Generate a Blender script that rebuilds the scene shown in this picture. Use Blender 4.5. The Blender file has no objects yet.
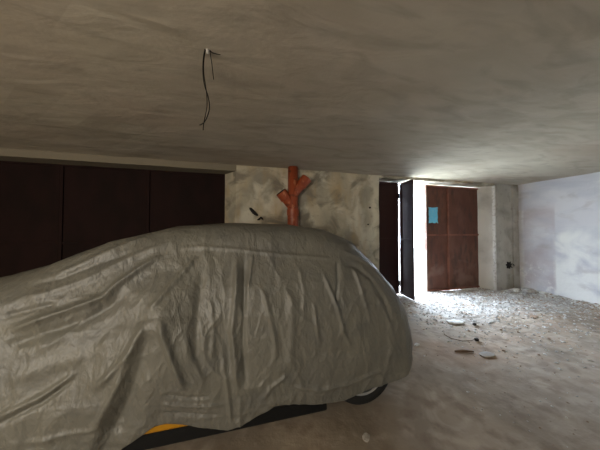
import bpy, bmesh, math, random
import numpy as np
from mathutils import Vector, Matrix, noise

sc = bpy.context.scene
C = bpy.context.collection
R = math.radians

# ------------------------------------------------------------------ camera
cd = bpy.data.cameras.new('camera')
cam = bpy.data.objects.new('camera', cd)
C.objects.link(cam)
cd.sensor_fit = 'HORIZONTAL'
cd.sensor_width = 36.0
cd.lens = 222.9 / 600 * 36.0
cd.clip_start = 0.02
yaw, pitch, roll = 0.25786, 0.02066, 0.00109
F_ = Vector((math.sin(yaw) * math.cos(pitch), math.cos(yaw) * math.cos(pitch), math.sin(pitch)))
R0 = Vector((math.cos(yaw), -math.sin(yaw), 0))
U0 = R0.cross(F_)
Rr = R0 * math.cos(roll) + U0 * math.sin(roll)
Ur = U0 * math.cos(roll) - R0 * math.sin(roll)
m = Matrix((Rr, Ur, -F_)).transposed().to_4x4()
m.translation = Vector((0, 0, 1.52))
cam.matrix_world = m
sc.camera = cam

H = 2.685      # ceiling
YW = 4.16      # front wall
XR = 6.93      # right wall
XL = -4.6
YB = -2.6

# ------------------------------------------------------------------ world, light, exposure
w = bpy.data.worlds.new('daylight')
sc.world = w
w.use_nodes = True
bg = w.node_tree.nodes['Background']
bg.inputs['Color'].default_value = (0.66, 0.80, 1.0, 1)
bg.inputs['Strength'].default_value = 38.0

def area(name, loc, rot, sx, sy, power, col=(1, 1, 1), portal=False):
    l = bpy.data.lights.new(name, 'AREA')
    l.shape = 'RECTANGLE'
    l.size, l.size_y = sx, sy
    l.energy = power
    l.color = col
    l.cycles.is_portal = portal
    o = bpy.data.objects.new(name, l)
    C.objects.link(o)
    o.location = loc
    o.rotation_euler = rot
    return o

# lamp added in an assumed rear-wall entrance behind the camera, stands in for daylight
area('assumed_entrance_lamp', (-2.9, YB - 0.02, 1.5), (R(90), 0, 0), 2.5, 1.4, 158, (1.0, 0.915, 0.785))
area('gate_portal', (4.0, 4.62, 1.33), (R(-90), 0, 0), 1.9, 2.6, 1, portal=True)

vs = sc.view_settings
sc.display_settings.display_device = 'sRGB'
vs.view_transform = 'Standard'
vs.look = 'None'
vs.gamma = 1
vs.use_curve_mapping = False
vs.exposure = 0.0
sc.cycles.max_bounces = 10
sc.cycles.diffuse_bounces = 8
sc.cycles.use_denoising = True

H = 2.685      # ceiling
YW = 4.16      # front wall
XR = 6.93      # right wall
XL = -4.6
YB = -2.6

# ------------------------------------------------------------------ materials
def mat(name, base, rough=0.85, metal=0.0, layers=(), bumps=(), spec=0.3, rough_var=0.0):
    """layers: (scale vec, detail, lo, hi, colour, amount, seed[, space]); bumps: (scale vec, strength, dist)"""
    mt = bpy.data.materials.new(name)
    mt.use_nodes = True
    nt = mt.node_tree
    N, L = nt.nodes, nt.links
    b = N['Principled BSDF']
    b.inputs['Roughness'].default_value = rough
    b.inputs['Metallic'].default_value = metal
    b.inputs['Specular IOR Level'].default_value = spec
    tc = N.new('ShaderNodeTexCoord')
    def noise_fac(scale, detail, lo, hi, seed, rot=0.0, dist=0.0):
        mp = N.new('ShaderNodeMapping')
        mp.inputs['Location'].default_value = (seed * 3.1, seed * 1.7, seed * 2.3)
        mp.inputs['Rotation'].default_value = (0, 0, rot)
        mp.inputs['Scale'].default_value = scale
        L.new(tc.outputs['Object'], mp.inputs['Vector'])
        n = N.new('ShaderNodeTexNoise')
        n.inputs['Scale'].default_value = 1.0
        n.inputs['Detail'].default_value = detail
        n.inputs['Distortion'].default_value = dist
        L.new(mp.outputs[0], n.inputs['Vector'])
        mr = N.new('ShaderNodeMapRange')
        mr.inputs['From Min'].default_value = lo
        mr.inputs['From Max'].default_value = hi
        L.new(n.outputs['Fac'], mr.inputs['Value'])
        return mr.outputs[0], n.outputs['Fac']
    col = None
    rgb = N.new('ShaderNodeRGB')
    rgb.outputs[0].default_value = (*base, 1)
    col = rgb.outputs[0]
    for ly in layers:
        sca, det, lo, hi, c, amt, seed = ly[:7]
        rot = ly[7] if len(ly) > 7 else 0
        dist = ly[8] if len(ly) > 8 else 0
        fac, _ = noise_fac(sca, det, lo, hi, seed, rot, dist)
        mu = N.new('ShaderNodeMath'); mu.operation = 'MULTIPLY'
        mu.inputs[1].default_value = amt
        L.new(fac, mu.inputs[0])
        fo = mu.outputs[0]
        if len(ly) > 9:      # a box the colour layer is confined to: (axis, lo, hi, soft)...
            for ax, a, bb, soft in ly[9]:
                sx = N.new('ShaderNodeSeparateXYZ')
                L.new(tc.outputs['Object'], sx.inputs[0])
                for e0, e1 in ((a - soft, a), (bb + soft, bb)):
                    m2 = N.new('ShaderNodeMapRange')
                    m2.interpolation_type = 'SMOOTHSTEP'
                    m2.inputs['From Min'].default_value = e0
                    m2.inputs['From Max'].default_value = e1
                    if e0 > e1:
                        m2.inputs['From Min'].default_value = e1
                        m2.inputs['From Max'].default_value = e0
                        m2.inputs['To Min'].default_value = 1
                        m2.inputs['To Max'].default_value = 0
                    L.new(sx.outputs[ax], m2.inputs['Value'])
                    m3 = N.new('ShaderNodeMath'); m3.operation = 'MULTIPLY'
                    L.new(fo, m3.inputs[0]); L.new(m2.outputs[0], m3.inputs[1])
                    fo = m3.outputs[0]
        mx = N.new('ShaderNodeMix'); mx.data_type = 'RGBA'
        L.new(fo, mx.inputs[0])
        L.new(col, mx.inputs[6])
        mx.inputs[7].default_value = (*c, 1)
        col = mx.outputs[2]
    L.new(col, b.inputs['Base Color'])
    nrm = None
    for k, bp in enumerate(bumps):
        sca, st, di = bp[:3]
        _, raw = noise_fac(sca, 6, 0, 1, 5 + k, bp[3] if len(bp) > 3 else 0, bp[4] if len(bp) > 4 else 0)
        bn = N.new('ShaderNodeBump')
        bn.inputs['Strength'].default_value = st
        bn.inputs['Distance'].default_value = di
        L.new(raw, bn.inputs['Height'])
        if nrm is not None:
            L.new(nrm, bn.inputs['Normal'])
        nrm = bn.outputs[0]
    if nrm is not None:
        L.new(nrm, b.inputs['Normal'])
    return mt

M = {}
M['ceiling'] = mat('ceiling_plaster', (0.47, 0.43, 0.35), 0.95, layers=[
    ((0.5, 1.1, 1), 4, 0.35, 0.70, (0.40, 0.345, 0.275), 0.7, 1, 0.3, 0.6),
    ((0.9, 3.0, 1), 5, 0.40, 0.75, (0.58, 0.535, 0.45), 0.65, 2, 0.35, 0.8),
    ((1.8, 5.0, 1), 7, 0.48, 0.72, (0.28, 0.245, 0.20), 0.5, 3, 0.5, 1.0),
    ((0.7, 0.9, 1), 3, 0.50, 0.75, (0.45, 0.34, 0.27), 0.35, 9),
], bumps=[((2.0, 5, 3), 0.55, 0.025, 0.4, 0.6), ((40, 40, 40), 0.15, 0.004)])
M['floor'] = mat('dusty_concrete', (0.44, 0.36, 0.275), 0.95, layers=[
    ((0.8, 0.8, 1), 5, 0.42, 0.62, (0.27, 0.225, 0.175), 0.85, 4, 0.2, 0.8),
    ((3, 3, 3), 6, 0.48, 0.66, (0.53, 0.45, 0.36), 0.6, 5, 0, 1.5),
    ((7, 7, 7), 8, 0.50, 0.66, (0.22, 0.17, 0.13), 0.65, 6),
    ((1.2, 1.2, 1), 4, 0.50, 0.66, (0.42, 0.29, 0.20), 0.6, 7, 0, 0, ((0, 2.6, 8, 0.7), (1, 1.6, 4.2, 0.6))),
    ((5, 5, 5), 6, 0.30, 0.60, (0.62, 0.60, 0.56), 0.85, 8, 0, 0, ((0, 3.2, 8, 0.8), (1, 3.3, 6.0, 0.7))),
], bumps=[((5, 5, 5), 0.4, 0.03), ((60, 60, 60), 0.30, 0.006)])
M['wall'] = mat('stained_plaster', (0.57, 0.51, 0.38), 0.92, layers=[
    ((1.5, 1.5, 1.1), 7, 0.42, 0.62, (0.29, 0.27, 0.22), 0.85, 11, 0, 0.5),
    ((2.6, 2.6, 1.9), 8, 0.48, 0.60, (0.70, 0.66, 0.54), 0.8, 12, 0, 0.4),
    ((3.4, 3.4, 1.2), 5, 0.50, 0.72, (0.48, 0.34, 0.17), 0.8, 13),
    ((2.0, 2.0, 2.6), 9, 0.52, 0.64, (0.23, 0.205, 0.16), 0.9, 14, 0, 0.7),
    ((9, 9, 14), 6, 0.58, 0.74, (0.20, 0.18, 0.15), 0.4, 15),
], bumps=[((2.5, 2.5, 2.5), 0.4, 0.03), ((14, 14, 14), 0.4, 0.012), ((70, 70, 70), 0.2, 0.003)])
M['wall_right'] = mat('limewashed_plaster', (0.72, 0.71, 0.72), 0.92, layers=[
    ((1, 1.2, 3.0), 5, 0.42, 0.66, (0.52, 0.53, 0.58), 0.7, 21, 0, 0.6),
    ((1, 1.6, 2.0), 5, 0.38, 0.58, (0.90, 0.90, 0.86), 0.95, 22, 0, 0.5, ((2, -1, 1.35, 0.35), (1, -9, 3.45, 0.05))),
    ((1, 2.0, 2.0), 4, 0.30, 0.60, (0.50, 0.43, 0.44), 0.7, 23, 0, 0.4, ((1, 3.46, 4.0, 0.04), (2, 0.3, 1.9, 0.3))),
    ((1, 2.2, 5), 8, 0.56, 0.70, (0.45, 0.41, 0.38), 0.4, 24, 0, 0.5),
    ((1, 12, 12), 5, 0.55, 0.68, (0.86, 0.85, 0.82), 0.7, 25, 0, 0, ((2, -1, 0.5, 0.3),)),
], bumps=[((3, 3, 5), 0.4, 0.02), ((22, 22, 22), 0.5, 0.008)])
M['lintel'] = mat('lintel_concrete', (0.22, 0.19, 0.14), 0.95, layers=[((2, 2, 2), 5, 0.4, 0.7, (0.2, 0.175, 0.13), 0.7, 35)], bumps=[((20, 20, 20), 0.3, 0.006)])
M['pier'] = mat('grey_plaster', (0.46, 0.44, 0.39), 0.92, layers=[
    ((1.6, 1.6, 1.0), 6, 0.38, 0.66, (0.62, 0.60, 0.55), 0.8, 31, 0, 0.4),
    ((1.6, 1.6, 1.8), 8, 0.46, 0.66, (0.25, 0.225, 0.19), 0.8, 34, 0, 0.4),
    ((8, 8, 8), 6, 0.58, 0.74, (0.2, 0.18, 0.15), 0.4, 33),
    ((1.5, 1.5, 1.2), 5, 0.25, 0.55, (0.80, 0.78, 0.72), 0.85, 36, 0, 0, ((0, 5, 6.165, 0.005),)),  # light from the gate gap on the reveal, painted in as a paler tone
], bumps=[((4, 4, 4), 0.4, 0.02), ((25, 25, 25), 0.4, 0.008)])
M['gate'] = mat('rusty_red_steel', (0.125, 0.046, 0.028), 0.62, 0.0, layers=[
    ((3, 3, 2), 5, 0.42, 0.64, (0.17, 0.078, 0.050), 0.8, 41),
    ((8, 8, 3), 6, 0.50, 0.68, (0.07, 0.032, 0.024), 0.8, 42),
    ((2, 2, 3), 5, 0.50, 0.64, (0.25, 0.16, 0.12), 0.5, 43, 0, 0, ((2, -1, 0.7, 0.3),)),
], bumps=[((5, 5, 5), 0.3, 0.01), ((60, 60, 60), 0.25, 0.002)], spec=0.4)
M['gate_frame'] = mat('rusty_frame_steel', (0.25, 0.10, 0.062), 0.6, layers=[((6, 6, 4), 5, 0.45, 0.65, (0.14, 0.055, 0.036), 0.8, 46)], bumps=[((40, 40, 40), 0.3, 0.003)])
M['gate_brown'] = mat('dark_rusty_steel', (0.048, 0.019, 0.016), 0.65, layers=[((4, 4, 2), 5, 0.42, 0.64, (0.04, 0.017, 0.015), 0.8, 47)], bumps=[((5, 5, 5), 0.3, 0.01)])
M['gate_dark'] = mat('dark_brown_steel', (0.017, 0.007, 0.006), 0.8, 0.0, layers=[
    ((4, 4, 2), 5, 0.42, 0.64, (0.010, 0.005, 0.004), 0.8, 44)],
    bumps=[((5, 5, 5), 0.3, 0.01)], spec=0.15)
M['gate_edge'] = mat('lit_pale_steel', (0.42, 0.33, 0.27), 0.6, layers=[  # pale tone is light on the meeting edge, put into the colour
    ((10, 10, 4), 5, 0.45, 0.6, (0.20, 0.09, 0.06), 0.8, 45)])
M['iron'] = mat('dark_iron', (0.03, 0.026, 0.024), 0.6, 0.5)
M['pipe'] = mat('red_lead_pipe', (0.36, 0.075, 0.026), 0.42, 0, layers=[
    ((9, 9, 5), 5, 0.45, 0.62, (0.26, 0.055, 0.025), 0.8, 51),
    ((16, 16, 7), 5, 0.60, 0.68, (0.62, 0.26, 0.13), 0.6, 52),
    ((6, 6, 9), 5, 0.60, 0.68, (0.07, 0.03, 0.02), 0.7, 53),
], bumps=[((30, 30, 12), 0.3, 0.006)], spec=0.5)
M['pipe_inside'] = mat('pipe_mouth_dark', (0.05, 0.02, 0.015), 0.9)  # dark brown colour for the inside of the branch mouths
M['cable'] = mat('black_cable', (0.012, 0.011, 0.010), 0.5)
M['white_plastic'] = mat('dusty_white_plastic', (0.55, 0.53, 0.48), 0.5)
M['paper'] = mat('light_blue_paper', (0.16, 0.56, 0.80), 0.8, layers=[
    ((30, 30, 30), 4, 0.55, 0.65, (0.30, 0.60, 0.72), 0.6, 61)])
M['tape'] = mat('paper_tape', (0.22, 0.50, 0.62), 0.7)
M['stone'] = mat('plaster_rubble', (0.55, 0.53, 0.49), 0.95, layers=[
    ((20, 20, 20), 4, 0.45, 0.6, (0.38, 0.34, 0.29), 0.8, 71)], bumps=[((60, 60, 60), 0.4, 0.004)])
M['stone_grey'] = mat('grey_mortar', (0.36, 0.33, 0.29), 0.95)
M['stone_white'] = mat('white_plaster_rubble', (0.78, 0.77, 0.73), 0.95, layers=[
    ((20, 20, 20), 4, 0.5, 0.65, (0.50, 0.47, 0.42), 0.7, 72)], bumps=[((60, 60, 60), 0.4, 0.004)])
M['brick'] = mat('brick_rubble', (0.36, 0.25, 0.17), 0.95, layers=[
    ((20, 20, 20), 4, 0.5, 0.65, (0.46, 0.36, 0.28), 0.7, 73)])
M['wood'] = mat('old_wood', (0.20, 0.13, 0.08), 0.9, layers=[
    ((4, 40, 40), 4, 0.45, 0.6, (0.11, 0.07, 0.045), 0.8, 74)])
M['cover'] = mat('grey_car_cover_fabric', (0.132, 0.128, 0.110), 0.47, 0.0, layers=[
    ((1.3, 1.3, 1.3), 4, 0.42, 0.66, (0.165, 0.160, 0.130), 0.7, 81),
    ((5, 5, 5), 5, 0.50, 0.70, (0.092, 0.093, 0.086), 0.6, 82),
], bumps=[((7, 7, 3.2), 0.40, 0.040, 0.2, 1.6), ((22, 22, 12), 0.45, 0.015, 0, 1.2), ((75, 75, 60), 0.22, 0.004)], spec=0.7)
M['seam'] = mat('cover_seam_fabric', (0.22, 0.215, 0.19), 0.5, spec=0.5)
M['yellow'] = mat('yellow_car_paint', (0.50, 0.23, 0.012), 0.35, spec=0.5)
M['black_plastic'] = mat('black_underbody_plastic', (0.005, 0.005, 0.005), 0.9)
M['rubber'] = mat('tyre_rubber', (0.018, 0.018, 0.018), 0.8, bumps=[((80, 80, 80), 0.3, 0.003)])
M['alloy'] = mat('alloy_wheel', (0.50, 0.50, 0.50), 0.35, 0.8)
M['outside'] = mat('sunlit_yard', (0.62, 0.58, 0.48), 0.95, layers=[
    ((3, 3, 3), 5, 0.45, 0.6, (0.5, 0.48, 0.36), 0.7, 91)])

# ------------------------------------------------------------------ helpers
def link(name, bm, mt, parent=None, smooth=False):
    me = bpy.data.meshes.new(name)
    bmesh.ops.recalc_face_normals(bm, faces=bm.faces)
    bm.to_mesh(me)
    bm.free()
    for k in (mt if isinstance(mt, (list, tuple)) else [mt]):
        me.materials.append(k)
    if smooth:
        for p in me.polygons:
            p.use_smooth = True
    o = bpy.data.objects.new(name, me)
    C.objects.link(o)
    if parent is not None:
        o.parent = parent
        o.matrix_parent_inverse = parent.matrix_basis.inverted()
    return o

def tag(o, label, cat, group=None):
    o['label'] = label
    o['category'] = cat
    if group:
        o['group'] = group
    return o

def thing(name, label, cat, loc, group=None):
    o = bpy.data.objects.new(name, None)
    C.objects.link(o)
    o.location = loc
    o.empty_display_size = 0.1
    return tag(o, label, cat, group)

def struct(o):
    o['kind'] = 'structure'
    return o

def box(bm, x0, x1, y0, y1, z0, z1, bevel=0.0, mi=0):
    r = bmesh.ops.create_cube(bm, size=1)
    vs_ = r['verts']
    for v in vs_:
        v.co = Vector(((x0 + x1) / 2 + v.co.x * (x1 - x0), (y0 + y1) / 2 + v.co.y * (y1 - y0), (z0 + z1) / 2 + v.co.z * (z1 - z0)))
    fs = list({f for v in vs_ for f in v.link_faces})
    for f in fs:
        f.material_index = mi
    if bevel:
        es = list({e for v in vs_ for e in v.link_edges})
        bmesh.ops.bevel(bm, geom=es, offset=bevel, segments=2, affect='EDGES', profile=0.5)

def prism(bm, poly, z0, z1):
    a = [bm.verts.new((x, y, z0)) for x, y in poly]
    b = [bm.verts.new((x, y, z1)) for x, y in poly]
    n = len(poly)
    bm.faces.new(a[::-1]); bm.faces.new(b)
    for i in range(n):
        bm.faces.new((a[i], a[(i + 1) % n], b[(i + 1) % n], b[i]))

def roughen(bm, step, amp, seed=0.0, keep=None):
    for ax in range(3):
        lo = min(v.co[ax] for v in bm.verts); hi = max(v.co[ax] for v in bm.verts)
        k = int((hi - lo) / step)
        no = [0, 0, 0]; no[ax] = 1
        for i in range(1, k + 1):
            co = [0, 0, 0]; co[ax] = lo + i * (hi - lo) / (k + 1)
            bmesh.ops.bisect_plane(bm, geom=bm.verts[:] + bm.edges[:] + bm.faces[:], plane_co=co, plane_no=no, dist=1e-5)
    for v in bm.verts:
        p = v.co * 2.3 + Vector((seed, seed, seed))
        n = noise.noise_vector(p) + 0.6 * noise.noise_vector(p * 3.1)
        d = n * amp
        if keep:
            d = keep(v.co, d)
        v.co += d

def tube(bm, pts, radii, seg=12, caps=True, mi=0):
    pts = [Vector(p) for p in pts]
    if not isinstance(radii, (list, tuple)):
        radii = [radii] * len(pts)
    rings = []
    up = None
    for i, p in enumerate(pts):
        d = (pts[min(i + 1, len(pts) - 1)] - pts[max(i - 1, 0)]).normalized()
        if up is None:
            up = Vector((0, 0, 1)) if abs(d.z) < 0.9 else Vector((1, 0, 0))
        a = d.cross(up).normalized()
        b = a.cross(d).normalized()
        up = b
        rings.append([bm.verts.new(p + (a * math.cos(t) + b * math.sin(t)) * radii[i])
                      for t in (2 * math.pi * k / seg for k in range(seg))])
    for r0, r1 in zip(rings, rings[1:]):
        for k in range(seg):
            f = bm.faces.new((r0[k], r0[(k + 1) % seg], r1[(k + 1) % seg], r1[k]))
            f.material_index = mi
    if caps:
        bm.faces.new(rings[0][::-1]).material_index = mi
        bm.faces.new(rings[-1]).material_index = mi

def B():
    return bmesh.new()

# ------------------------------------------------------------------ the room
def keep_inside(co, d):
    return d

# floor: one uneven slab with fine relief
def floor_z(x, y):
    p = Vector((x, y, 0))
    z = 0.010 * noise.noise(p * 0.9) + 0.006 * noise.noise(p * 2.7)
    rough_ = min(1, max(0, (x - 1.8) / 1.5)) * min(1, max(0, (y - 1.6) / 1.4))
    z += rough_ * (0.016 * noise.fractal(p * 4.0, 0.8, 2.0, 4) + 0.010 * noise.fractal(p * 16.0, 0.8, 2.0, 3))
    # rubble drift along the right wall and against the pier
    dr = max(0.0, 1 - (XR - x) / 0.55)
    if y > 0:
        z += 0.045 * dr * dr * (0.7 + 0.6 * noise.noise(p * 3))
    return z
bm = B()
def lin(a, b, n): return [a + (b - a) * i / n for i in range(n + 1)]
xs = lin(XL - 0.3, 1.6, 50)[:-1] + lin(1.6, XR + 0.3, 230)
ys = lin(YB - 0.3, 1.0, 36)[:-1] + lin(1.0, 4.95, 170)
g = [[bm.verts.new((x, y, floor_z(x, y))) for y in ys] for x in xs]
for i in range(len(xs) - 1):
    for j in range(len(ys) - 1):
        bm.faces.new((g[i][j], g[i + 1][j], g[i + 1][j + 1], g[i][j + 1]))
rim = [e for e in bm.edges if e.is_boundary]
ex = bmesh.ops.extrude_edge_only(bm, edges=rim)
for v in [q for q in ex['geom'] if isinstance(q, bmesh.types.BMVert)]:
    v.co.z = -0.25
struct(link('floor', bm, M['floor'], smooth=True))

bm = B()
box(bm, XL - 0.3, XR + 0.3, YB - 0.3, 4.75, H, H + 0.25)
def kc(co, d):
    if co.z > H + 0.1: return Vector((0, 0, 0))
    return Vector((0, 0, d.z * 0.8))
roughen(bm, 0.35, 0.012, 3.0, kc)
struct(link('ceiling', bm, M['ceiling'], smooth=False))

# front wall: piers with splayed reveals and the lintels over both gates
LZ, RZ = 2.575, 2.635
bm = B()
prism(bm, [(-0.10, YW), (2.84, YW), (2.93, 4.56), (-0.36, 4.56)], -0.05, H + 0.02)
roughen(bm, 0.13, 0.011, 1.0)
b2 = B()
box(b2, 2.78, 6.2, YW, 4.56, RZ, H + 0.02)
roughen(b2, 0.16, 0.006, 4.0)
me_t2 = bpy.data.meshes.new('tmp2'); b2.to_mesh(me_t2); b2.free(); bm.from_mesh(me_t2)
b2 = B()
prism(b2, [(XL, YW), (-4.0, YW), (-4.0, 4.56), (XL, 4.56)], -0.05, H + 0.02)
me_t3 = bpy.data.meshes.new('tmp3'); b2.to_mesh(me_t3); b2.free(); bm.from_mesh(me_t3)
struct(link('wall_front', bm, M['wall']))
for t in (me_t2, me_t3): bpy.data.meshes.remove(t)

bm = B()
prism(bm, [(6.17, YW), (XR + 0.05, YW), (XR + 0.05, 4.56), (6.02, 4.56)], -0.05, H + 0.02)
roughen(bm, 0.11, 0.010, 7.0)
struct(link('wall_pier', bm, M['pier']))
bm = B()
prism(bm, [(6.74, YW - 0.035), (XR + 0.02, YW - 0.035), (XR + 0.02, YW + 0.02), (6.74, YW + 0.02)], -0.02, H)
roughen(bm, 0.09, 0.010, 9.0)
struct(link('trim_1', bm, M['pier']))
bm = B()   # pale corner bead down the edge of the reveal
prism(bm, [(6.150, YW - 0.004), (6.182, YW - 0.006), (6.182, YW + 0.03), (6.145, YW + 0.05)], -0.02, RZ)
roughen(bm, 0.12, 0.002, 11.0)
struct(link('trim_2', bm, M['stone_white']))

bm = B()
box(bm, XR, XR + 0.3, YB - 0.3, 4.6, -0.1, H + 0.02)
def kr(co, d):
    if co.x > XR + 0.1: return Vector((0, 0, 0))
    return Vector((d.x, 0, 0))
roughen(bm, 0.16, 0.014, 13.0, kr)
struct(link('wall_right', bm, M['wall_right']))
bm = B()
box(bm, XL - 0.3, XL, YB - 0.3, 4.56, -0.1, H + 0.02)
struct(link('wall_left', bm, M['wall']))
bm = B()
for x0, x1, z0, z1 in ((XL, -4.15, -0.1, H + 0.02), (-1.65, XR, -0.1, H + 0.02), (-4.15, -1.65, 2.2, H + 0.02)):  # the gap is an assumed entrance, left for the added lamp
    box(bm, x0, x1, YB - 0.3, YB, z0, z1)
struct(link('wall_rear', bm, M['wall']))

bm = B()
box(bm, -4.05, -0.09, YW, 4.56, LZ, H + 0.02)
roughen(bm, 0.16, 0.005, 2.0)
struct(link('trim_3', bm, M['lintel']))

# unseen shell added behind the assumed rear entrance to keep sky light out
bm = B()
box(bm, -4.2, -0.2, -5.3, -5.1, -0.1, H + 0.02)
box(bm, -4.4, -4.2, -5.3, YB - 0.3, -0.1, H + 0.02)
box(bm, -0.2, 0.0, -5.3, YB - 0.3, -0.1, H + 0.02)
box(bm, -4.4, 0.0, -5.3, YB - 0.28, H - 0.02, H + 0.2)
box(bm, -4.4, 0.0, -5.3, YB - 0.28, -0.2, -0.02)
struct(link('wall_sky_block', bm, M['wall']))

# yard outside the gate
bm = B()
prism(bm, [(-5, 4.96), (14, 4.96), (14, 16), (-5, 16)], -0.2, -0.02)
struct(link('ground_outside', bm, M['outside']))

# ------------------------------------------------------------------ gates
def leaf(name, width, z0, z1, loc, rz, mt, bars_z=(1.38,), mull=(), edge_mat=None, knobs=(), frame=0.045, fmt=None):
    """steel leaf: sheet with a welded frame on the room side; local x from the hinge, room side = -y"""
    root = bpy.data.objects.new(name, None)
    C.objects.link(root)
    root.location = loc
    root.rotation_euler = (0, 0, rz)
    root['kind'] = 'structure'
    def loc_link(n, bm_, m_):
        me = bpy.data.meshes.new(n)
        bmesh.ops.recalc_face_normals(bm_, faces=bm_.faces)
        bm_.to_mesh(me); bm_.free(); me.materials.append(m_)
        o = bpy.data.objects.new(n, me); C.objects.link(o); o.parent = root
        return o
    b = B(); box(b, 0.0 if 1.1 < width < 1.35 else 0.01, width if 1.1 < width < 1.35 else width - 0.01, -0.004, 0.004, z0 + 0.01, z1 - 0.01)
    loc_link('sheet', b, mt)
    b = B()
    box(b, 0, frame, -0.03, -0.004, z0, z1, 0.003)
    box(b, frame, width - frame, -0.03, -0.004, z0, z0 + frame, 0.003)
    box(b, frame, width - frame, -0.03, -0.004, z1 - frame, z1, 0.003)
    if not edge_mat:
        box(b, width - frame, width, -0.03, -0.004, z0, z1, 0.003)
    loc_link('frame', b, fmt or mt)
    if edge_mat:
        b = B(); box(b, 0, 0.03, -0.045, 0.03, z0, z1, 0.003)
        # the meeting edge, its daylit look painted in as a pale colour
        loc_link('meeting_edge', b, edge_mat)
    for z in bars_z:
        b = B(); box(b, frame, width - frame, -0.028, -0.004, z - 0.02, z + 0.02, 0.003)
        loc_link('crossbar', b, fmt or mt)
    for x in mull:
        b = B(); box(b, x - 0.022, x + 0.022, -0.032, -0.004, z0 + frame, z1 - frame, 0.003)
        loc_link('mullion', b, fmt or mt)
    for x, z in knobs:
        b = B(); tube(b, [(x, -0.03, z - 0.06), (x, -0.03, z + 0.06)], 0.018, 10)
        loc_link('hinge', b, M['iron'])
    return root

GY = 4.50
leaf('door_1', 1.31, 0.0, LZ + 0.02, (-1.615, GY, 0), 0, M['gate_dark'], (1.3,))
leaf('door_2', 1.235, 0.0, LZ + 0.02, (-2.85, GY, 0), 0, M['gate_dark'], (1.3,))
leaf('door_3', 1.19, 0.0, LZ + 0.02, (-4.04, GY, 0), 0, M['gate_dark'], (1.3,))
leaf('door_4', 0.69, 0.03, RZ - 0.005, (2.89, GY, 0), 0, M['gate_brown'], (1.30,), (), None, ((0.69, 2.32), (0.69, 0.27)))
leaf('door_5', 0.50, 0.03, RZ - 0.03, (3.635, GY - 0.02, 0), R(-97), M['gate_brown'], (1.30,))
leaf('door_6', 1.745, 0.012, RZ - 0.012, (4.345, GY, 0), 0, M['gate'], (1.39,), (0.70,), M['gate_edge'], fmt=M['gate_frame'])

# blue paper on the closed leaf
bm = B()
random.seed(4)
pts = []
x0, x1, z0, z1 = 4.435, 4.70, 1.69, 2.07
per = [(x0 + (x1 - x0) * t, z0) for t in lin(0, 1, 8)[:-1]] + [(x1, z0 + (z1 - z0) * t) for t in lin(0, 1, 10)[:-1]] + \
      [(x1 - (x1 - x0) * t, z1) for t in lin(0, 1, 8)[:-1]] + [(x0, z1 - (z1 - z0) * t) for t in lin(0, 1, 10)[:-1]]
per = [(x + random.uniform(-.012, .012), z + random.uniform(-.012, .012)) for x, z in per]
f0 = [bm.verts.new((x, GY - 0.036 + 0.002 * math.sin(20 * z), z)) for x, z in per]
f1 = [bm.verts.new((x, GY - 0.0345 + 0.002 * math.sin(20 * z), z)) for x, z in per]
bm.faces.new(f0); bm.faces.new(f1[::-1])
for i in range(len(per)):
    j = (i + 1) % len(per)
    bm.faces.new((f0[i], f1[i], f1[j], f0[j]))
pap = tag(link('paper_notice', bm, M['paper']), 'torn light blue paper sheet taped to the rusty brown gate leaf', 'notice')
for cx, cz, a in ((4.445, 2.05, 0.6), (4.69, 2.05, -0.6), (4.69, 1.70, 0.6)):
    b = B()
    box(b, -0.03, 0.03, -0.0012, 0.0012, -0.011, 0.011)
    bmesh.ops.rotate(b, verts=b.verts, matrix=Matrix.Rotation(a, 3, 'Y'))
    bmesh.ops.translate(b, verts=b.verts, vec=(cx, GY - 0.038, cz))
    link('tape', b, M['tape'], pap)

# ------------------------------------------------------------------ drain pipe with two open branches
PX, PY, PR = 0.925, YW - 0.130, 0.100
pipe = thing('drain_pipe', 'orange-red drain pipe with two open upward branches on the plaster wall behind the car', 'pipe', (PX, PY, 0))
bm = B(); tube(bm, [(PX, PY, floor_z(PX, PY) - 0.01), (PX, PY, 1.9), (PX, PY, 1.95), (PX, PY, H - 0.004)], [PR, PR, PR * 0.96, PR * 0.93], 24)
link('shaft', bm, M['pipe'], pipe, True)
for z, r in ((1.84, PR * 1.12), (1.0, PR * 1.12)):
    bm = B()
    tube(bm, [(PX, PY, z - 0.065), (PX, PY, z - 0.05), (PX, PY, z + 0.05), (PX, PY, z + 0.065)], [PR * 0.97, r, r, PR * 0.97], 24, False)
    link('collar', bm, M['pipe'], pipe, False)
def branch(z0, dx, dz, flare):
    p0 = Vector((PX, PY - 0.01, z0)); p1 = Vector((PX + dx, PY - 0.05, z0 + dz))
    d = (p1 - p0).normalized()
    L_ = (p1 - p0).length
    b = B()
    tube(b, [p0, p0 + d * (L_ * 0.55), p0 + d * (L_ * 0.60), p1], [0.082, 0.084, flare, flare * 1.03], 22, False)
    o = link('branch', b, M['pipe'], pipe, False)
    b = B()
    tube(b, [p1, p1 + d * 0.004, p1 + d * 0.002, p1 - d * 0.10, p1 - d * 0.101], [flare, flare * 0.97, flare * 0.84, flare * 0.80, 0.002], 22, False)
    link('mouth', b, M['pipe_inside'], o, False)
branch(2.16, 0.255, 0.32, 0.098)
branch(1.92, -0.235, 0.28, 0.100)
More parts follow.
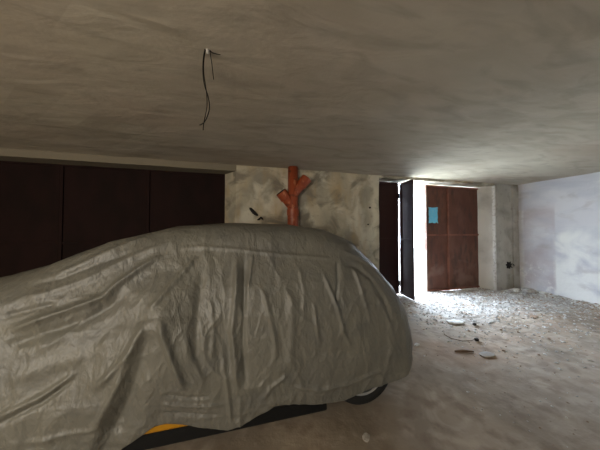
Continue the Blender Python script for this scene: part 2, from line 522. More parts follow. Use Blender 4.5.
# dark iron stubs and holes in the plaster wall
def stub(x, z, pts, rad, label, y=YW, grp=None):
    b = B()
    tube(b, [(x + p[0], y + p[1], z + p[2]) for p in pts], rad, 8)
    return tag(link('iron_stub', b, M['iron'], smooth=True), label, 'metal stub', grp)
stub(0.22, 1.84, [(-0.07, 0.02, 0.07), (-0.05, -0.02, 0.05), (0, -0.03, -0.01), (0.05, -0.025, -0.05), (0.075, -0.02, -0.06)], [0.018, 0.026, 0.034, 0.024, 0.012],
     'larger black iron stub slanting out of the wall left of the pipe')
stub(0.335, 1.715, [(-0.05, 0.02, -0.02), (-0.01, -0.02, 0.0), (0.01, -0.03, 0.03), (0.05, -0.02, -0.01)], [0.014, 0.02, 0.018, 0.012],
     'small black iron stub low on the wall just above the covered car roof')
stub(2.62, 1.985, [(0, 0.03, 0), (0, -0.012, 0)], [0.022, 0.02], 'upper of two black bolt ends near the wall edge left of the gate')
stub(2.575, 1.63, [(0, 0.03, 0), (0, -0.012, 0)], [0.017, 0.015], 'lower, fainter of two black bolt ends near the wall edge left of the gate')
# ragged hole with cable ends on the pier
hole = thing('cable_outlet', 'ragged black hole with cable ends low on the grey pier', 'cable outlet', (6.62, YW - 0.01, 0.62))
b = B()
random.seed(9)
ring = []
for k in range(18):
    t = 2 * math.pi * k / 18
    r = 0.075 * (1 + random.uniform(-.35, .45))
    ring.append((6.60 + r * 1.15 * math.cos(t), 0.62 + r * math.sin(t)))
fv = [b.verts.new((x, YW - 0.016, z)) for x, z in ring]; bv = [b.verts.new((x, YW + 0.02, z)) for x, z in ring]
b.faces.new(fv)
for i in range(18):
    b.faces.new((fv[i], fv[(i + 1) % 18], bv[(i + 1) % 18], bv[i]))
link('hole', b, M['iron'], hole)
for pts in ([(6.60, YW, .62), (6.58, YW - .05, .64), (6.55, YW - .07, .60), (6.54, YW - .06, .55)],
            [(6.61, YW, .63), (6.64, YW - .05, .66), (6.70, YW - .05, .64), (6.73, YW - .04, .60)],
            [(6.60, YW, .61), (6.60, YW - .05, .60), (6.63, YW - .06, .56)]):
    b = B(); tube(b, pts, 0.010, 8); link('cable_end', b, M['cable'], hole, True)

# ------------------------------------------------------------------ wires hanging from the ceiling
wr = thing('hanging_wires', 'thin black electric wires hanging loose from a hole in the ceiling', 'wires', (-0.225, 1.525, H))
def wire(ctrl, r):
    pts = []
    n = len(ctrl)
    for i in range(n - 1):
        p0, p1, p2, p3 = (Vector(ctrl[max(0, min(n - 1, i + k))]) for k in (-1, 0, 1, 2))
        for s in range(8):
            t = s / 8
            pts.append(0.5 * ((2 * p1) + (-p0 + p2) * t + (2 * p0 - 5 * p1 + 4 * p2 - p3) * t * t + (-p0 + 3 * p1 - 3 * p2 + p3) * t ** 3))
    pts.append(Vector(ctrl[-1]))
    b = B(); tube(b, pts, r, 8)
    return link('wire', b, M['cable'], wr, True)
wy = 1.525
wire([(-0.232, wy, H + .01), (-0.243, wy, 2.62), (-0.244, wy - .003, 2.53), (-0.235, wy, 2.45), (-0.213, wy + .01, 2.38), (-0.205, wy + .01, 2.31), (-0.215, wy, 2.25), (-0.235, wy, 2.205), (-0.262, wy, 2.185)], 0.0032)
wire([(-0.229, wy + .005, H + .01), (-0.239, wy + .005, 2.62), (-0.240, wy + .005, 2.53), (-0.229, wy + .005, 2.45), (-0.220, wy, 2.38), (-0.219, wy, 2.31), (-0.228, wy, 2.25), (-0.238, wy, 2.19), (-0.240, wy, 2.155)], 0.0028)
wire([(-0.205, wy, H + .01), (-0.200, wy, 2.65), (-0.192, wy, 2.60), (-0.185, wy, 2.54), (-0.180, wy, 2.495)], 0.0024)
b = B(); tube(b, [(-0.218, wy, H + .01), (-0.218, wy, H - 0.015), (-0.217, wy, H - 0.026)], [0.010, 0.010, 0.006], 12)
link('terminal', b, M['white_plastic'], wr, True)
b = B(); tube(b, [(-0.204, wy, H - 0.004), (-0.19, wy + .006, H - 0.012), (-0.165, wy + .012, H - 0.010), (-0.14, wy + .02, H - 0.004)], [0.003, 0.003, 0.0025, 0.001], 8)
link('wire', b, M['cable'], wr, True)

# ------------------------------------------------------------------ the covered car
YC = 2.52
PROF = np.array([(-2.55, 0.10), (-2.66, 0.60), (-2.60, 0.95), (-2.25, 1.04), (-1.78, 1.125), (-1.35, 1.255), (-0.95, 1.44), (-0.55, 1.54), (-0.1, 1.575),
                 (0.45, 1.565), (0.80, 1.52), (1.06, 1.42), (1.28, 1.22), (1.50, 0.98), (1.63, 0.76), (1.69, 0.50), (1.66, 0.10)])
def sd_poly(px, pz, poly):
    d = np.full(px.shape, 1e9); s = np.ones(px.shape)
    n = len(poly)
    for i in range(n):
        ax, az = poly[i]; bx, bz = poly[i - 1]
        ex, ez = bx - ax, bz - az
        wx, wz = px - ax, pz - az
        t = np.clip((wx * ex + wz * ez) / (ex * ex + ez * ez), 0, 1)
        dx, dz = wx - ex * t, wz - ez * t
        d = np.minimum(d, dx * dx + dz * dz)
        c1 = pz >= az; c2 = pz < bz; c3 = ex * wz > ez * wx
        flip = (c1 & c2 & c3) | (~c1 & ~c2 & ~c3)
        s = np.where(flip, -s, s)
    return s * np.sqrt(d)
POLY = np.vstack([PROF, [(1.70, -0.6), (-2.4, -0.6)]])
def smax(a, b, k):
    h = np.clip(0.5 + 0.5 * (a - b) / k, 0, 1)
    return b + (a - b) * h + k * h * (1 - h)
def smin(a, b, k):
    return -smax(-a, -b, k)
def body_f(x, y, z):
    u = (y - YC) / 0.86
    au = np.abs(u)
    xx = (x + 0.35) * (1 + 0.13 * np.clip(au, 0, 1.2) ** 3) - 0.35
    zz = z + 0.055 * au ** 2 * np.clip((z - 0.7) / 0.5, 0, 1)
    f1 = sd_poly(xx, zz, POLY)
    W = np.interp(z, [0.0, 0.5, 0.9, 1.1, 1.35, 1.6], [0.86, 0.87, 0.85, 0.80, 0.70, 0.62])
    f2 = (np.abs(y - YC) - W) * 0.96
    return smax(f1, f2, 0.13)
def capsule(x, y, z, a, b, r):
    a = np.array(a); b = np.array(b); d = b - a
    t = np.clip(((x - a[0]) * d[0] + (y - a[1]) * d[1] + (z - a[2]) * d[2]) / (d @ d), 0, 1)
    return np.sqrt((x - a[0] - d[0] * t) ** 2 + (y - a[1] - d[1] * t) ** 2 + (z - a[2] - d[2] * t) ** 2) - r
def cover_f(x, y, z):
    f = body_f(x, y, z) 
    return f
def vnoise(x, y, z, seed=0, rot=True):
    x, y, z = (0.80 * x + 0.36 * y + 0.48 * z, -0.60 * x + 0.48 * y + 0.64 * z, -0.80 * y + 0.60 * z) if rot else (x, y, z)
    xi, yi, zi = np.floor(x), np.floor(y), np.floor(z)
    fx, fy, fz = x - xi, y - yi, z - zi
    fx, fy, fz = (q * q * (3 - 2 * q) for q in (fx, fy, fz))
    def hsh(a, b, c):
        v = np.sin(a * 127.1 + b * 311.7 + c * 74.7 + seed * 17.3) * 43758.5453
        return v - np.floor(v)
    r = 0
    for i in (0, 1):
        for j in (0, 1):
            for k in (0, 1):
                r = r + hsh(xi + i, yi + j, zi + k) * (fx if i else 1 - fx) * (fy if j else 1 - fy) * (fz if k else 1 - fz)
    return r * 2 - 1

def hem_height(x, y):
    near = np.interp(x, [-2.6, -1.3, -0.92, -0.75, -0.52, -0.45, -0.27, -0.08, 0.02, 0.24, 0.50, 0.80, 1.05, 1.30, 1.48, 1.8],
                        [0.10, 0.08, 0.10, 0.14, 0.285, 0.285, 0.215, 0.15, 0.16, 0.24, 0.205, 0.170, 0.222, 0.245, 0.32, 0.42])
    far = 0.22 + 0.03 * np.sin(x * 7)
    t = np.clip((y - 2.0) / 0.6, 0, 1)
    return near * (1 - t) + far * t

# raised folds and creases in the cloth: 3-D polyline, height, half width
FOLDS = [
    ([(-1.319, 1.668, 0.926), (-1.127, 1.682, 0.992), (-0.965, 1.696, 1.044), (-0.841, 1.708, 1.087), (-0.763, 1.74, 1.171), (-0.661, 1.773, 1.254), (-0.53, 1.807, 1.343)], 0.042, 0.022),
    ([(-0.532, 1.811, 1.35), (-0.403, 1.822, 1.382), (-0.265, 1.823, 1.387), (-0.008, 1.814, 1.36), (0.266, 1.8, 1.322), (0.558, 1.786, 1.291), (0.806, 1.775, 1.268)], 0.012, 0.012),
    ([(-1.31, 1.659, 0.851), (-1.113, 1.664, 0.904), (-0.95, 1.674, 0.953), (-0.815, 1.69, 1.021), (-0.71, 1.722, 1.132)], -0.034, 0.035),
    ([(-0.031, 1.812, 1.352), (-0.034, 1.702, 1.078), (-0.058, 1.657, 0.812), (-0.029, 1.642, 0.537), (-0.014, 1.643, 0.341)], 0.034, 0.022),
    ([(0.03, 1.808, 1.344), (0.023, 1.685, 1.007), (0.018, 1.651, 0.7), (0.04, 1.64, 0.375)], -0.03, 0.018),
    ([(0.092, 1.808, 1.342), (0.067, 1.74, 1.175), (0.044, 1.699, 1.059)], 0.014, 0.012),
    ([(0.155, 1.71, 1.101), (0.195, 1.666, 0.925), (0.238, 1.65, 0.745), (0.253, 1.643, 0.529)], 0.018, 0.018),
    ([(0.368, 1.696, 1.053), (0.374, 1.651, 0.765), (0.342, 1.642, 0.443)], 0.016, 0.03),
    ([(-0.309, 1.799, 1.323), (-0.393, 1.757, 1.216), (-0.492, 1.707, 1.095), (-0.577, 1.682, 0.99)], 0.022, 0.018),
    ([(-0.258, 1.782, 1.279), (-0.278, 1.709, 1.093), (-0.292, 1.656, 0.838), (-0.263, 1.645, 0.572)], -0.02, 0.03),
    ([(-0.493, 1.677, 0.971), (-0.444, 1.655, 0.79), (-0.398, 1.646, 0.645), (-0.34, 1.639, 0.471)], 0.04, 0.022),
    ([(-0.533, 1.671, 0.937), (-0.586, 1.653, 0.746), (-0.655, 1.639, 0.483), (-0.761, 1.647, 0.236)], -0.035, 0.045),
    ([(-0.563, 1.675, 0.965), (-0.643, 1.654, 0.784), (-0.746, 1.647, 0.66), (-0.846, 1.642, 0.57)], 0.03, 0.024),
    ([(-0.627, 1.653, 0.814), (-0.722, 1.643, 0.554), (-0.832, 1.643, 0.334)], 0.016, 0.02),
    ([(-1.287, 1.641, 0.457), (-1.179, 1.64, 0.501), (-1.09, 1.641, 0.534), (-1.014, 1.645, 0.586), (-0.929, 1.645, 0.653)], -0.022, 0.014),
    ([(-1.287, 1.64, 0.496), (-1.183, 1.645, 0.538), (-1.082, 1.642, 0.577), (-1.006, 1.646, 0.625), (-0.923, 1.652, 0.684)], 0.02, 0.016),
    ([(-1.154, 1.641, 0.344), (-0.97, 1.642, 0.347), (-0.771, 1.643, 0.363)], 0.012, 0.015),
    ([(-1.296, 1.647, 0.679), (-1.123, 1.65, 0.716), (-0.885, 1.652, 0.774), (-0.681, 1.662, 0.911)], 0.014, 0.04),
    ([(-0.658, 1.896, 1.471), (-0.824, 1.842, 1.389), (-0.988, 1.804, 1.302), (-1.186, 1.764, 1.203)], 0.02, 0.022),
    ([(-0.476, 1.844, 1.442), (-0.744, 1.797, 1.322), (-0.921, 1.756, 1.216), (-1.132, 1.722, 1.135), (-1.358, 1.712, 1.09)], 0.016, 0.022),
    ([(-0.693, 1.82, 1.374), (-0.885, 1.79, 1.301), (-1.108, 1.759, 1.212), (-1.299, 1.753, 1.163)], -0.012, 0.02),
    ([(-1.336, 1.687, 1.011), (-1.206, 1.694, 1.042), (-1.069, 1.703, 1.069)], -0.016, 0.018),
    ([(0.634, 1.751, 1.202), (0.698, 1.692, 1.032), (0.752, 1.657, 0.878), (0.783, 1.652, 0.719), (0.866, 1.642, 0.555)], 0.02, 0.016),
    ([(0.798, 1.777, 1.268), (0.777, 1.711, 1.104), (0.737, 1.664, 0.917)], -0.018, 0.014),
    ([(0.548, 1.675, 0.968), (0.565, 1.654, 0.781), (0.588, 1.647, 0.628)], 0.016, 0.014),
    ([(0.821, 1.806, 1.342), (0.949, 1.794, 1.296), (1.085, 1.789, 1.221), (1.202, 1.753, 1.097), (1.301, 1.721, 0.966)], 0.02, 0.016),
    ([(0.821, 1.767, 1.243), (0.979, 1.743, 1.189), (1.092, 1.707, 1.087), (1.178, 1.663, 0.922), (1.245, 1.65, 0.71)], -0.02, 0.022),
    ([(0.914, 1.764, 1.24), (0.949, 1.723, 1.134), (0.99, 1.667, 0.936), (1.052, 1.648, 0.69)], 0.014, 0.016),
    ([(1.117, 1.777, 1.186), (1.183, 1.769, 1.131), (1.242, 1.751, 1.06)], -0.03, 0.012),
    ([(0.435, 1.647, 0.611), (0.676, 1.642, 0.565), (0.982, 1.641, 0.524), (1.296, 1.641, 0.514)], -0.008, 0.03),
    ([(-0.123, 1.647, 0.686), (-0.081, 1.642, 0.409), (-0.053, 1.644, 0.163)], 0.014, 0.014),
    ([(-0.499, 1.64, 0.434), (-0.321, 1.64, 0.368), (-0.081, 1.644, 0.326)], 0.014, 0.01),
    ([(-0.51, 1.64, 0.373), (-0.321, 1.641, 0.315), (-0.094, 1.645, 0.26)], -0.012, 0.01),
    ([(-0.488, 1.64, 0.49), (-0.322, 1.639, 0.428), (-0.172, 1.642, 0.405)], -0.012, 0.012),
    ([(0.32, 1.641, 0.374), (0.594, 1.644, 0.301), (0.848, 1.644, 0.304), (1.168, 1.641, 0.366)], 0.012, 0.014),
    ([(0.138, 1.645, 0.297), (0.224, 1.641, 0.391), (0.357, 1.641, 0.462)], 0.014, 0.016),
    ([(-0.354, 1.655, 0.846), (-0.314, 1.648, 0.678), (-0.224, 1.641, 0.502)], 0.014, 0.02),
    ([(-0.21, 1.692, 1.023), (-0.177, 1.655, 0.826), (-0.187, 1.645, 0.628)], 0.012, 0.016),
    ([(0.448, 1.762, 1.232), (0.48, 1.696, 1.045), (0.454, 1.657, 0.867)], 0.01, 0.018),
]
def fold_field(P):
    out = np.zeros(len(P))
    for pts, hgt, wid in FOLDS:
        pts = np.array(pts, float)
        best = np.full(len(P), 1e9); tt = np.zeros(len(P))
        seg = np.linalg.norm(np.diff(pts, axis=0), axis=1); tot = seg.sum(); acc = 0
        lo = pts.min(0) - 4 * wid; hi = pts.max(0) + 4 * wid
        sel = np.where(((P > lo) & (P < hi)).all(1))[0]
        if not len(sel): continue
        Q = P[sel]; b_ = np.full(len(Q), 1e9); t_ = np.zeros(len(Q))
        for i in range(len(pts) - 1):
            d = pts[i + 1] - pts[i]
            t = np.clip(((Q - pts[i]) @ d) / (d @ d), 0, 1)
            dd = np.linalg.norm(Q - pts[i] - t[:, None] * d, axis=1)
            k = dd < b_
            b_ = np.where(k, dd, b_); t_ = np.where(k, (acc + t * seg[i]) / tot, t_)
            acc += seg[i]
        taper = np.clip(np.minimum(t_ / 0.18, (1 - t_) / 0.18), 0.0, 1)
        taper = taper * taper * (3 - 2 * taper)
        out[sel] += hgt * taper * np.exp(-(b_ / wid) ** 2)
    return out

def project_shell(func, naz, nel, base, off=0.0, near_dense=True):
    """grid of points on the zero set of func, seen from the car's middle; base(x,y) = height of the lower rim"""
    A, Bh = 2.22, 0.86
    cx, cz = -0.45, 0.45
    # walk a stadium outline, denser along the near side
    per = []
    k = np.linspace(0, 1, naz * 8, endpoint=False)
    th = k * 2 * np.pi
    ox = A * np.sign(np.cos(th)) * np.abs(np.cos(th)) ** 0.35
    oy = Bh * np.sign(np.sin(th)) * np.abs(np.sin(th)) ** 0.35
    P_ = np.stack([ox, oy], 1)
    wt = np.linalg.norm(np.roll(P_, -1, 0) - P_, axis=1) * (np.where(oy < 0.3, 1.0, 0.35) if near_dense else 1)
    cum = np.concatenate([[0], np.cumsum(wt)]); want = np.linspace(0, cum[-1], naz, endpoint=False)
    ii = np.interp(want, cum, np.arange(len(cum)))
    i0 = np.floor(ii).astype(int) % len(P_); i1 = (i0 + 1) % len(P_); fr = (ii - np.floor(ii))[:, None]
    Q = P_[i0] * (1 - fr) + P_[i1] * fr
    az = np.arctan2(Q[:, 1], Q[:, 0])
    def radius(az_, el_):
        dx, dy, dz = np.cos(el_) * np.cos(az_), np.cos(el_) * np.sin(az_), np.sin(el_)
        lo = np.zeros(az_.shape); hi = np.full(az_.shape, 3.4)
        for _ in range(26):
            mid = (lo + hi) / 2
            f = func(cx + dx * mid, YC + dy * mid, cz + dz * mid) - off
            lo = np.where(f < 0, mid, lo); hi = np.where(f < 0, hi, mid)
        r = (lo + hi) / 2
        return np.stack([cx + dx * r, YC + dy * r, cz + dz * r], -1)
    # elevation of the lower rim for each azimuth
    elo = np.full(naz, -1.2); ehi = np.full(naz, 0.1)
    for _ in range(22):
        mid = (elo + ehi) / 2
        p = radius(az, mid)
        below = p[:, 2] < base(p[:, 0], p[:, 1])
        elo = np.where(below, mid, elo); ehi = np.where(below, ehi, mid)
    e0 = (elo + ehi) / 2
    # shoulder spacing: sample the tangent-ish parameter so rows stay even over the roof
    v = np.linspace(0, 1, nel)
    dist = np.hypot(Q[:, 0], Q[:, 1])
    # sample z-even on the sides, radius-even on top
    t0 = np.tan(e0)
    zt = 1.08 - 0.0
    s1 = 0.52
    el = np.zeros((naz, nel))
    for j, vv in enumerate(v):
        if vv < s1:
            a_ = vv / s1
            hz = (t0 * dist) * (1 - a_) + (zt * 0.62) * a_
            el[:, j] = np.arctan2(hz, dist)
        else:
            a_ = (vv - s1) / (1 - s1)
            el[:, j] = np.arctan2(zt * (0.62 + 0.38 * min(1, a_ * 2.2)), dist * (1 - a_) + 1e-4)
    AZ = np.repeat(az[:, None], nel, 1)
    return radius(AZ, el), az

def grid_mesh(name, P, mt, parent=None, close_top=True):
    naz, nel, _ = P.shape
    V = P.reshape(-1, 3)
    idx = np.arange(naz * nel).reshape(naz, nel)
    a = idx[:, :-1]; b = np.roll(idx, -1, 0)[:, :-1]; c = np.roll(idx, -1, 0)[:, 1:]; d = idx[:, 1:]
    Fq = np.stack([a, b, c, d], -1).reshape(-1, 4)
    me = bpy.data.meshes.new(name)
    me.vertices.add(len(V)); me.vertices.foreach_set('co', V.astype(np.float32).ravel())
    me.loops.add(Fq.size); me.loops.foreach_set('vertex_index', Fq.astype(np.int32).ravel())
    me.polygons.add(len(Fq)); me.polygons.foreach_set('loop_start', np.arange(0, Fq.size, 4, dtype=np.int32))
    me.polygons.foreach_set('use_smooth', np.ones(len(Fq), dtype=bool))
    me.materials.append(mt)
    me.update(calc_edges=True); me.validate()
    o = bpy.data.objects.new(name, me)
    C.objects.link(o)
    return o

P, az = project_shell(cover_f, 1300, 300, hem_height, 0.012)
S = P.reshape(-1, 3)
# normals from the field
e = 0.01
x, y, z = S.T
G = np.stack([cover_f(x + e, y, z) - cover_f(x - e, y, z), cover_f(x, y + e, z) - cover_f(x, y - e, z), cover_f(x, y, z + e) - cover_f(x, y, z - e)], 1)
G /= np.linalg.norm(G, axis=1)[:, None] + 1e-9
side = np.clip(1 - np.abs(G[:, 2]) * 1.15, 0, 1)              # 1 on the hanging sides
down = np.clip((1.25 - z) / 1.0, 0, 1)                        # loose cloth grows towards the hem
s_ = np.where(np.abs(G[:, 1]) > np.abs(G[:, 0]), x, y)
wob = vnoise(x * 1.3, y * 1.3, z * 1.6, 3) * 0.25
def pleat(fr, fz, seed):
    return (1 - np.abs(vnoise((s_ + wob) * fr, x * 0 + 3.3, z * fz, seed, False)) * 2.2)
hang = vnoise((s_ + wob) * 2.6, x * 0 + 3.3, z * 0.5, 5, False) * 0.012 + np.clip(pleat(3.1, 0.5, 6), -0.1, 1) ** 2 * 0.010 + np.clip(pleat(7.5, 1.2, 9), 0, 1) ** 2 * 0.005
crum = vnoise(x * 6, y * 6, z * 6, 7) * 0.5 + vnoise(x * 14, y * 14, z * 14, 8) * 0.25
def ridged(k, seed, sx, sz):
    n = vnoise(x * sx * k + wob * 3, y * sx * k, z * sz * k, seed)
    return 1 - np.abs(n) * 2
cre = np.clip(ridged(1.0, 11, 5.5, 3.0), 0, 1) ** 3 * 0.008 + np.clip(ridged(1.0, 12, 13, 8), 0, 1) ** 3 * 0.0035
disp = side * down * hang + crum * 0.004 * (0.4 + side) + cre * (0.35 + 0.8 * side)
# long pull lines over bonnet and windscreen
top_front = np.clip((-0.55 - x) / 0.5, 0, 1) * np.clip((G[:, 2] - 0.2) / 0.3, 0, 1)
q = (z + 0.30 * (x)) * 1.0
disp += top_front * (vnoise(x * 0.7, y * 6.0, q * 3.0, 21) * 0.014 + vnoise(x * 1.4, y * 15.0, q * 6, 22) * 0.005)
tl = np.clip(((-0.52 - 0.45 * (0.9 - z)) - x) / 0.10 + 0.5, 0, 1)
tl = tl * tl * (3 - 2 * tl)
disp += side * np.clip((0.92 - z) / 0.45, 0, 1) * tl * 0.045
# tucked bands towards the hem
hb = np.clip((0.50 - z) / 0.3, 0, 1) * side
disp += hb * vnoise(x * 3.0, y * 3.0, z * 26.0 + x * 2.5, 31) * 0.008
disp += 0.8 * fold_field(S)
S2 = S + G * disp[:, None]
# the door mirrors push the cloth out into tents that run down to the hem
for sg, ym in ((-1, 1.66), (1, 3.38)):
    dx, dz = x + 0.50, z - 0.965
    r_ = np.hypot(dx, dz); th_ = np.arctan2(dz, dx)
    dn = np.clip(-np.sin(th_), 0, 1)
    Lr = 0.26 + 0.80 * dn ** 2
    tt = np.clip(1 - r_ / Lr, 0, 1)
    amt = 0.085 * tt ** 1.25 * np.where((y - YC) * sg > 0, 1, 0) * (1 - 0.12 * np.exp(-(r_ / 0.03) ** 2))
    S2[:, 1] += sg * amt
# the loose skirt flares outward a little
P = S2.reshape(P.shape)
cover = grid_mesh('car_cover', P, M['cover'])
sol = cover.modifiers.new('thickness', 'SOLIDIFY'); sol.thickness = 0.003; sol.offset = -1
tag(cover, 'wrinkled grey fabric cover draped over the parked car', 'car cover')

# stitched seam running round the roof edge of the cover
SEAM = []
#SEAM_HERE

# ---- the car below it
car = thing('car', 'parked yellow car almost fully hidden under the grey cover', 'car', (-0.3, YC, 0))
Pb, _ = project_shell(body_f, 180, 60, lambda x, y: np.full(np.shape(x), 0.17), -0.075, False)
bo = grid_mesh('body', Pb, M['yellow'])
bm = B(); bm.from_mesh(bo.data)
bmesh.ops.remove_doubles(bm, verts=bm.verts, dist=0.0005)
bmesh.ops.holes_fill(bm, edges=[e for e in bm.edges if e.is_boundary], sides=0)
bmesh.ops.recalc_face_normals(bm, faces=bm.faces)
bm.to_mesh(bo.data); bm.free()
for p in bo.data.polygons: p.use_smooth = True
WX = (1.03, -1.46)
WR = 0.305
cut_bm = B()
for wx in WX:
    tube(cut_bm, [(wx, YC - 1.2, WR), (wx, YC - 0.55, WR)], WR + 0.055, 32)
    tube(cut_bm, [(wx, YC + 0.55, WR), (wx, YC + 1.2, WR)], WR + 0.055, 32)
cutter = link('cutter', cut_bm, M['black_plastic'])
md = bo.modifiers.new('arches', 'BOOLEAN'); md.operation = 'DIFFERENCE'; md.object = cutter; md.solver = 'EXACT'
dg = bpy.context.evaluated_depsgraph_get()
nm = bpy.data.meshes.new_from_object(bo.evaluated_get(dg))
bo.modifiers.clear(); bo.data = nm
bpy.data.objects.remove(cutter)
bo.name = 'body'
bo.parent = car; bo.matrix_parent_inverse = Matrix.Translation(car.location).inverted()
for sgn in (-1, 1):
    b = B()
    ys_ = sorted((YC + sgn * 0.79, YC + sgn * 0.845))
    box(b, -1.02, -0.27, ys_[0], ys_[1], 0.185, 0.29, 0.02)
    link('sill', b, M['yellow'], car, True)
    b = B()
    box(b, -1.04, 0.67, ys_[0] + 0.004, ys_[1] - 0.004, 0.085, 0.19, 0.015)  # black cladding hung low, stands in for the shadow under the car
    box(b, -0.25, 0.60, ys_[0] + 0.002, ys_[1] - 0.002, 0.185, 0.30, 0.015)
    link('sill_shade_cladding', b, M['black_plastic'], car, True)
b = B(); box(b, -2.2, 1.55, YC - 0.70, YC + 0.70, 0.165, 0.20, 0.02)
link('underbody', b, M['black_plastic'], car)
def wheel(wx, sgn):
    yc = YC + sgn * 0.680          # middle of the tyre
    b = B()
    prof = [(-0.095, 0.205), (-0.102, 0.25), (-0.095, 0.29), (-0.07, WR - 0.003), (0, WR), (0.07, WR - 0.003), (0.095, 0.29), (0.102, 0.25), (0.095, 0.205), (0, 0.19)]
    n = 48
    rings = [[b.verts.new((wx + r * math.cos(2 * math.pi * k / n), yc + o_, WR + 0.004 + r * math.sin(2 * math.pi * k / n))) for k in range(n)] for o_, r in prof]
    for i in range(len(rings)):
        r0, r1 = rings[i], rings[(i + 1) % len(rings)]
        for k in range(n):
            b.faces.new((r0[k], r0[(k + 1) % n], r1[(k + 1) % n], r1[k]))
    t = link('tyre', b, M['rubber'], car, True)
    b = B()
    yo = yc + sgn * 0.075
    rings = [[b.verts.new((wx + r * math.cos(2 * math.pi * k / n), yo + sgn * o_, WR + 0.004 + r * math.sin(2 * math.pi * k / n))) for k in range(n)]
             for o_, r in ((0.020, 0.208), (0.024, 0.214), (0.018, 0.198), (-0.10, 0.188), (-0.11, 0.20), (0.0, 0.206))]
    for i in range(len(rings)):
        r0, r1 = rings[i], rings[(i + 1) % len(rings)]
        for k in range(n):
            b.faces.new((r0[k], r0[(k + 1) % n], r1[(k + 1) % n], r1[k]))
    tube(b, [(wx, yo - sgn * 0.03, WR), (wx, yo + sgn * 0.012, WR)], 0.048, 20)
    for k in range(5):
        for da in (-0.13, 0.13):
            a = 2 * math.pi * k / 5 + 0.32
            c_, s_2 = math.cos(a), math.sin(a)
            c2, s2 = math.cos(a + da), math.sin(a + da)
            tube(b, [(wx + 0.03 * c_, yo + sgn * 0.004, WR + 0.03 * s_2), (wx + 0.20 * c2, yo + sgn * 0.010, WR + 0.20 * s2)], [0.016, 0.011], 8)
    link('rim', b, M['alloy'], t, False)
    b = B(); tube(b, [(wx, yo - sgn * 0.075, WR), (wx, yo - sgn * 0.06, WR)], 0.13, 28)
    link('brake_disc', b, M['iron'], t)
for wx in WX:
    for sgn in (-1, 1):
        wheel(wx, sgn)

# ------------------------------------------------------------------ rubble and small things on the floor
def rock_bm(seed, sx, sy, sz, jag=0.35, sub=2):
    b = B()
    bmesh.ops.create_icosphere(b, subdivisions=sub, radius=0.5)
    off = Vector((seed * 7.3, seed * 3.1, seed * 1.9))
    for v in b.verts:
        n = noise.noise(v.co * 2.2 + off) * jag + noise.noise(v.co * 5 + off) * jag * 0.5
        v.co = v.co * (1 + n)
        v.co.x = max(-0.42, min(0.42, v.co.x)); v.co.z = max(-0.40, min(0.38, v.co.z))
        v.co = Vector((v.co.x * sx, v.co.y * sy, v.co.z * sz))
    return b
def rock(name, x, y, s, rz, mt, label, cat, grp=None, seed=1, lift=0.0):
    b = rock_bm(seed, *s)
    zmin = min(v.co.z for v in b.verts)
    bmesh.ops.rotate(b, verts=b.verts, matrix=Matrix.Rotation(rz, 3, 'Z'))
    o = link(name, b, mt)
    o.location = (x, y, floor_z(x, y) - zmin - 0.004 + lift)
    return tag(o, label, cat, grp)
rock('plaster_shard', 2.90, 2.07, (0.24, 0.11, 0.035), 0.0, M['stone_grey'], 'flat grey plaster shard lying alone mid floor', 'rubble', seed=3)
rock('plaster_slab', 3.36, 2.88, (0.30, 0.16, 0.045), -0.25, M['stone_white'], 'pale flat broken slab on the floor left of the shard, nearer the gate', 'rubble', seed=5)
rock('plaster_fragment', 2.24, 2.47, (0.10, 0.06, 0.03), 0.4, M['stone_white'], 'small white fragment on the floor beside the rear of the car', 'rubble', seed=6)
rock('plaster_crumb', 3.60, 2.75, (0.06, 0.05, 0.05), 0.4, M['iron'], 'tiny dark lump on the open floor, farther of two', 'rubble', seed=7)
rock('stone_lump', 3.12, 2.36, (0.06, 0.05, 0.055), 0.2, M['iron'], 'tiny dark lump just behind the grey plaster shard', 'rubble', seed=8)
rock('plaster_flake', 0.89, 1.48, (0.085, 0.05, 0.02), 0.9, M['stone'], 'small pale flake on the floor in front of the rear wheel', 'rubble', seed=9)
rock('stone_flake', 4.95, 2.75, (0.22, 0.10, 0.03), 0.3, M['brick'], 'thin brown flake on the floor towards the right wall', 'rubble', seed=10)
b = B(); tube(b, [(2.58, 2.22, floor_z(2.58, 2.22) + .012), (2.68, 2.20, floor_z(2.68, 2.2) + .016), (2.80, 2.16, floor_z(2.8, 2.16) + .012)], [0.008, 0.016, 0.008], 8)
tag(link('wood_stick', b, M['wood'], smooth=True), 'short brown stick pointing at the grey plaster shard', 'stick')
b = B()
pts = [(2.95, 2.72), (2.86, 2.62), (2.84, 2.50), (2.92, 2.40), (3.05, 2.38), (3.12, 2.40)]
tube(b, [(px, py, floor_z(px, py) + 0.007) for px, py in pts], 0.004, 8)
tag(link('wire_piece', b, M['wood'], smooth=True), 'curved dark wire lying on the floor behind the shard', 'wire')
# white strip at the foot of the gate
b = B(); box(b, 5.33, 5.78, 4.34, 4.385, floor_z(5.5, 4.36), floor_z(5.5, 4.36) + 0.04, 0.004)
tag(link('white_batten', b, M['stone_white']), 'short white batten lying at the foot of the rusty gate', 'batten')
# lumps heaped at the foot of the pier
heap = [(6.26, 3.98, .13, 'leftmost white lump at the foot of the pier'), (6.44, 3.95, .17, 'broad white lump in front of the pier foot, second from left'),
        (6.62, 4.02, .12, 'white lump against the pier in the middle of the heap'), (6.66, 3.80, .22, 'largest pale flat lump at the front of the pier heap'),
        (6.83, 3.98, .13, 'white lump tucked in the corner of pier and right wall'), (6.82, 3.62, .13, 'pale lump at the right wall just past the heap'),
        (6.45, 3.74, .10, 'small pale lump lying foremost before the pier heap')]
for k, (x_, y_, s0, lb) in enumerate(heap):
    rock('rubble_lump', x_, y_, (s0 * 1.25, s0, s0 * 0.62), k * 0.9, M['stone_white'] if k % 3 else M['stone'], lb, 'rubble', 'rubble heap by the pier', seed=20 + k)
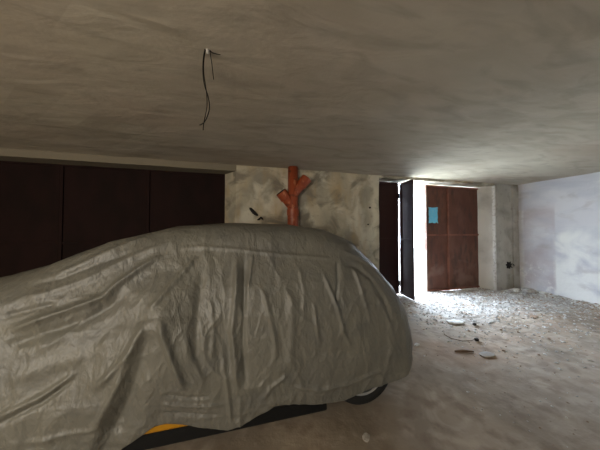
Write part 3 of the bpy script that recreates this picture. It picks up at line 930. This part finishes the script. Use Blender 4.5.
# gravel and crumbs nobody could count
rnd = random.Random(12)
bm = B()
def pebble(bmx, x_, y_, r, mi):
    vs0 = []
    zz = floor_z(x_, y_)
    a0 = rnd.random() * 6.28
    sx_, sy_, sz_ = r * rnd.uniform(.7, 1.4), r * rnd.uniform(.7, 1.2), r * rnd.uniform(.45, .9)
    pts_ = [(1, 0, 0), (0, 1, 0), (-1, 0, 0), (0, -1, 0)]
    ring_ = []
    for (a, b_, _) in pts_:
        ca, sa = math.cos(a0), math.sin(a0)
        X = a * sx_ * rnd.uniform(.7, 1.2); Y = b_ * sy_ * rnd.uniform(.7, 1.2)
        ring_.append(bmx.verts.new((x_ + X * ca - Y * sa, y_ + X * sa + Y * ca, zz + sz_ * rnd.uniform(.1, .5))))
    top = bmx.verts.new((x_ + rnd.uniform(-.3, .3) * r, y_ + rnd.uniform(-.3, .3) * r, zz + sz_))
    bot = bmx.verts.new((x_, y_, zz - sz_ * 0.4))
    for i in range(4):
        f = bmx.faces.new((ring_[i], ring_[(i + 1) % 4], top)); f.material_index = mi
        f = bmx.faces.new((ring_[(i + 1) % 4], ring_[i], bot)); f.material_index = mi
for _ in range(11000):
    x_ = rnd.uniform(2.7, 6.85); y_ = 4.85 - abs(rnd.gauss(0, 1.15))
    if y_ < 1.6: continue
    if x_ > 6.1 and y_ > 4.05: continue
    if rnd.random() > min(1, 0.25 + (x_ - 2.3) / 2.5): continue
    pebble(bm, x_, y_, rnd.choice((0.008, 0.010, 0.012, 0.016, 0.024)), rnd.choice((0, 0, 0, 1, 1, 2)))
for _ in range(1400):          # along the foot of the right wall
    x_ = XR - abs(rnd.gauss(0, 0.22)) - 0.01; y_ = rnd.uniform(0.6, 4.0)
    pebble(bm, x_, y_, rnd.choice((0.010, 0.014, 0.02, 0.03)), rnd.choice((0, 1, 1, 2)))
for _ in range(420):
    x_ = rnd.uniform(1.9, 5.8); y_ = rnd.uniform(0.9, 2.6)
    pebble(bm, x_, y_, rnd.choice((0.005, 0.007, 0.010)), rnd.choice((0, 1, 2)))
gr = link('gravel', bm, [M['stone'], M['stone_white'], M['brick']])
gr['kind'] = 'stuff'
tag(gr, 'loose gravel and plaster crumbs spread over the floor inside the gate', 'gravel')
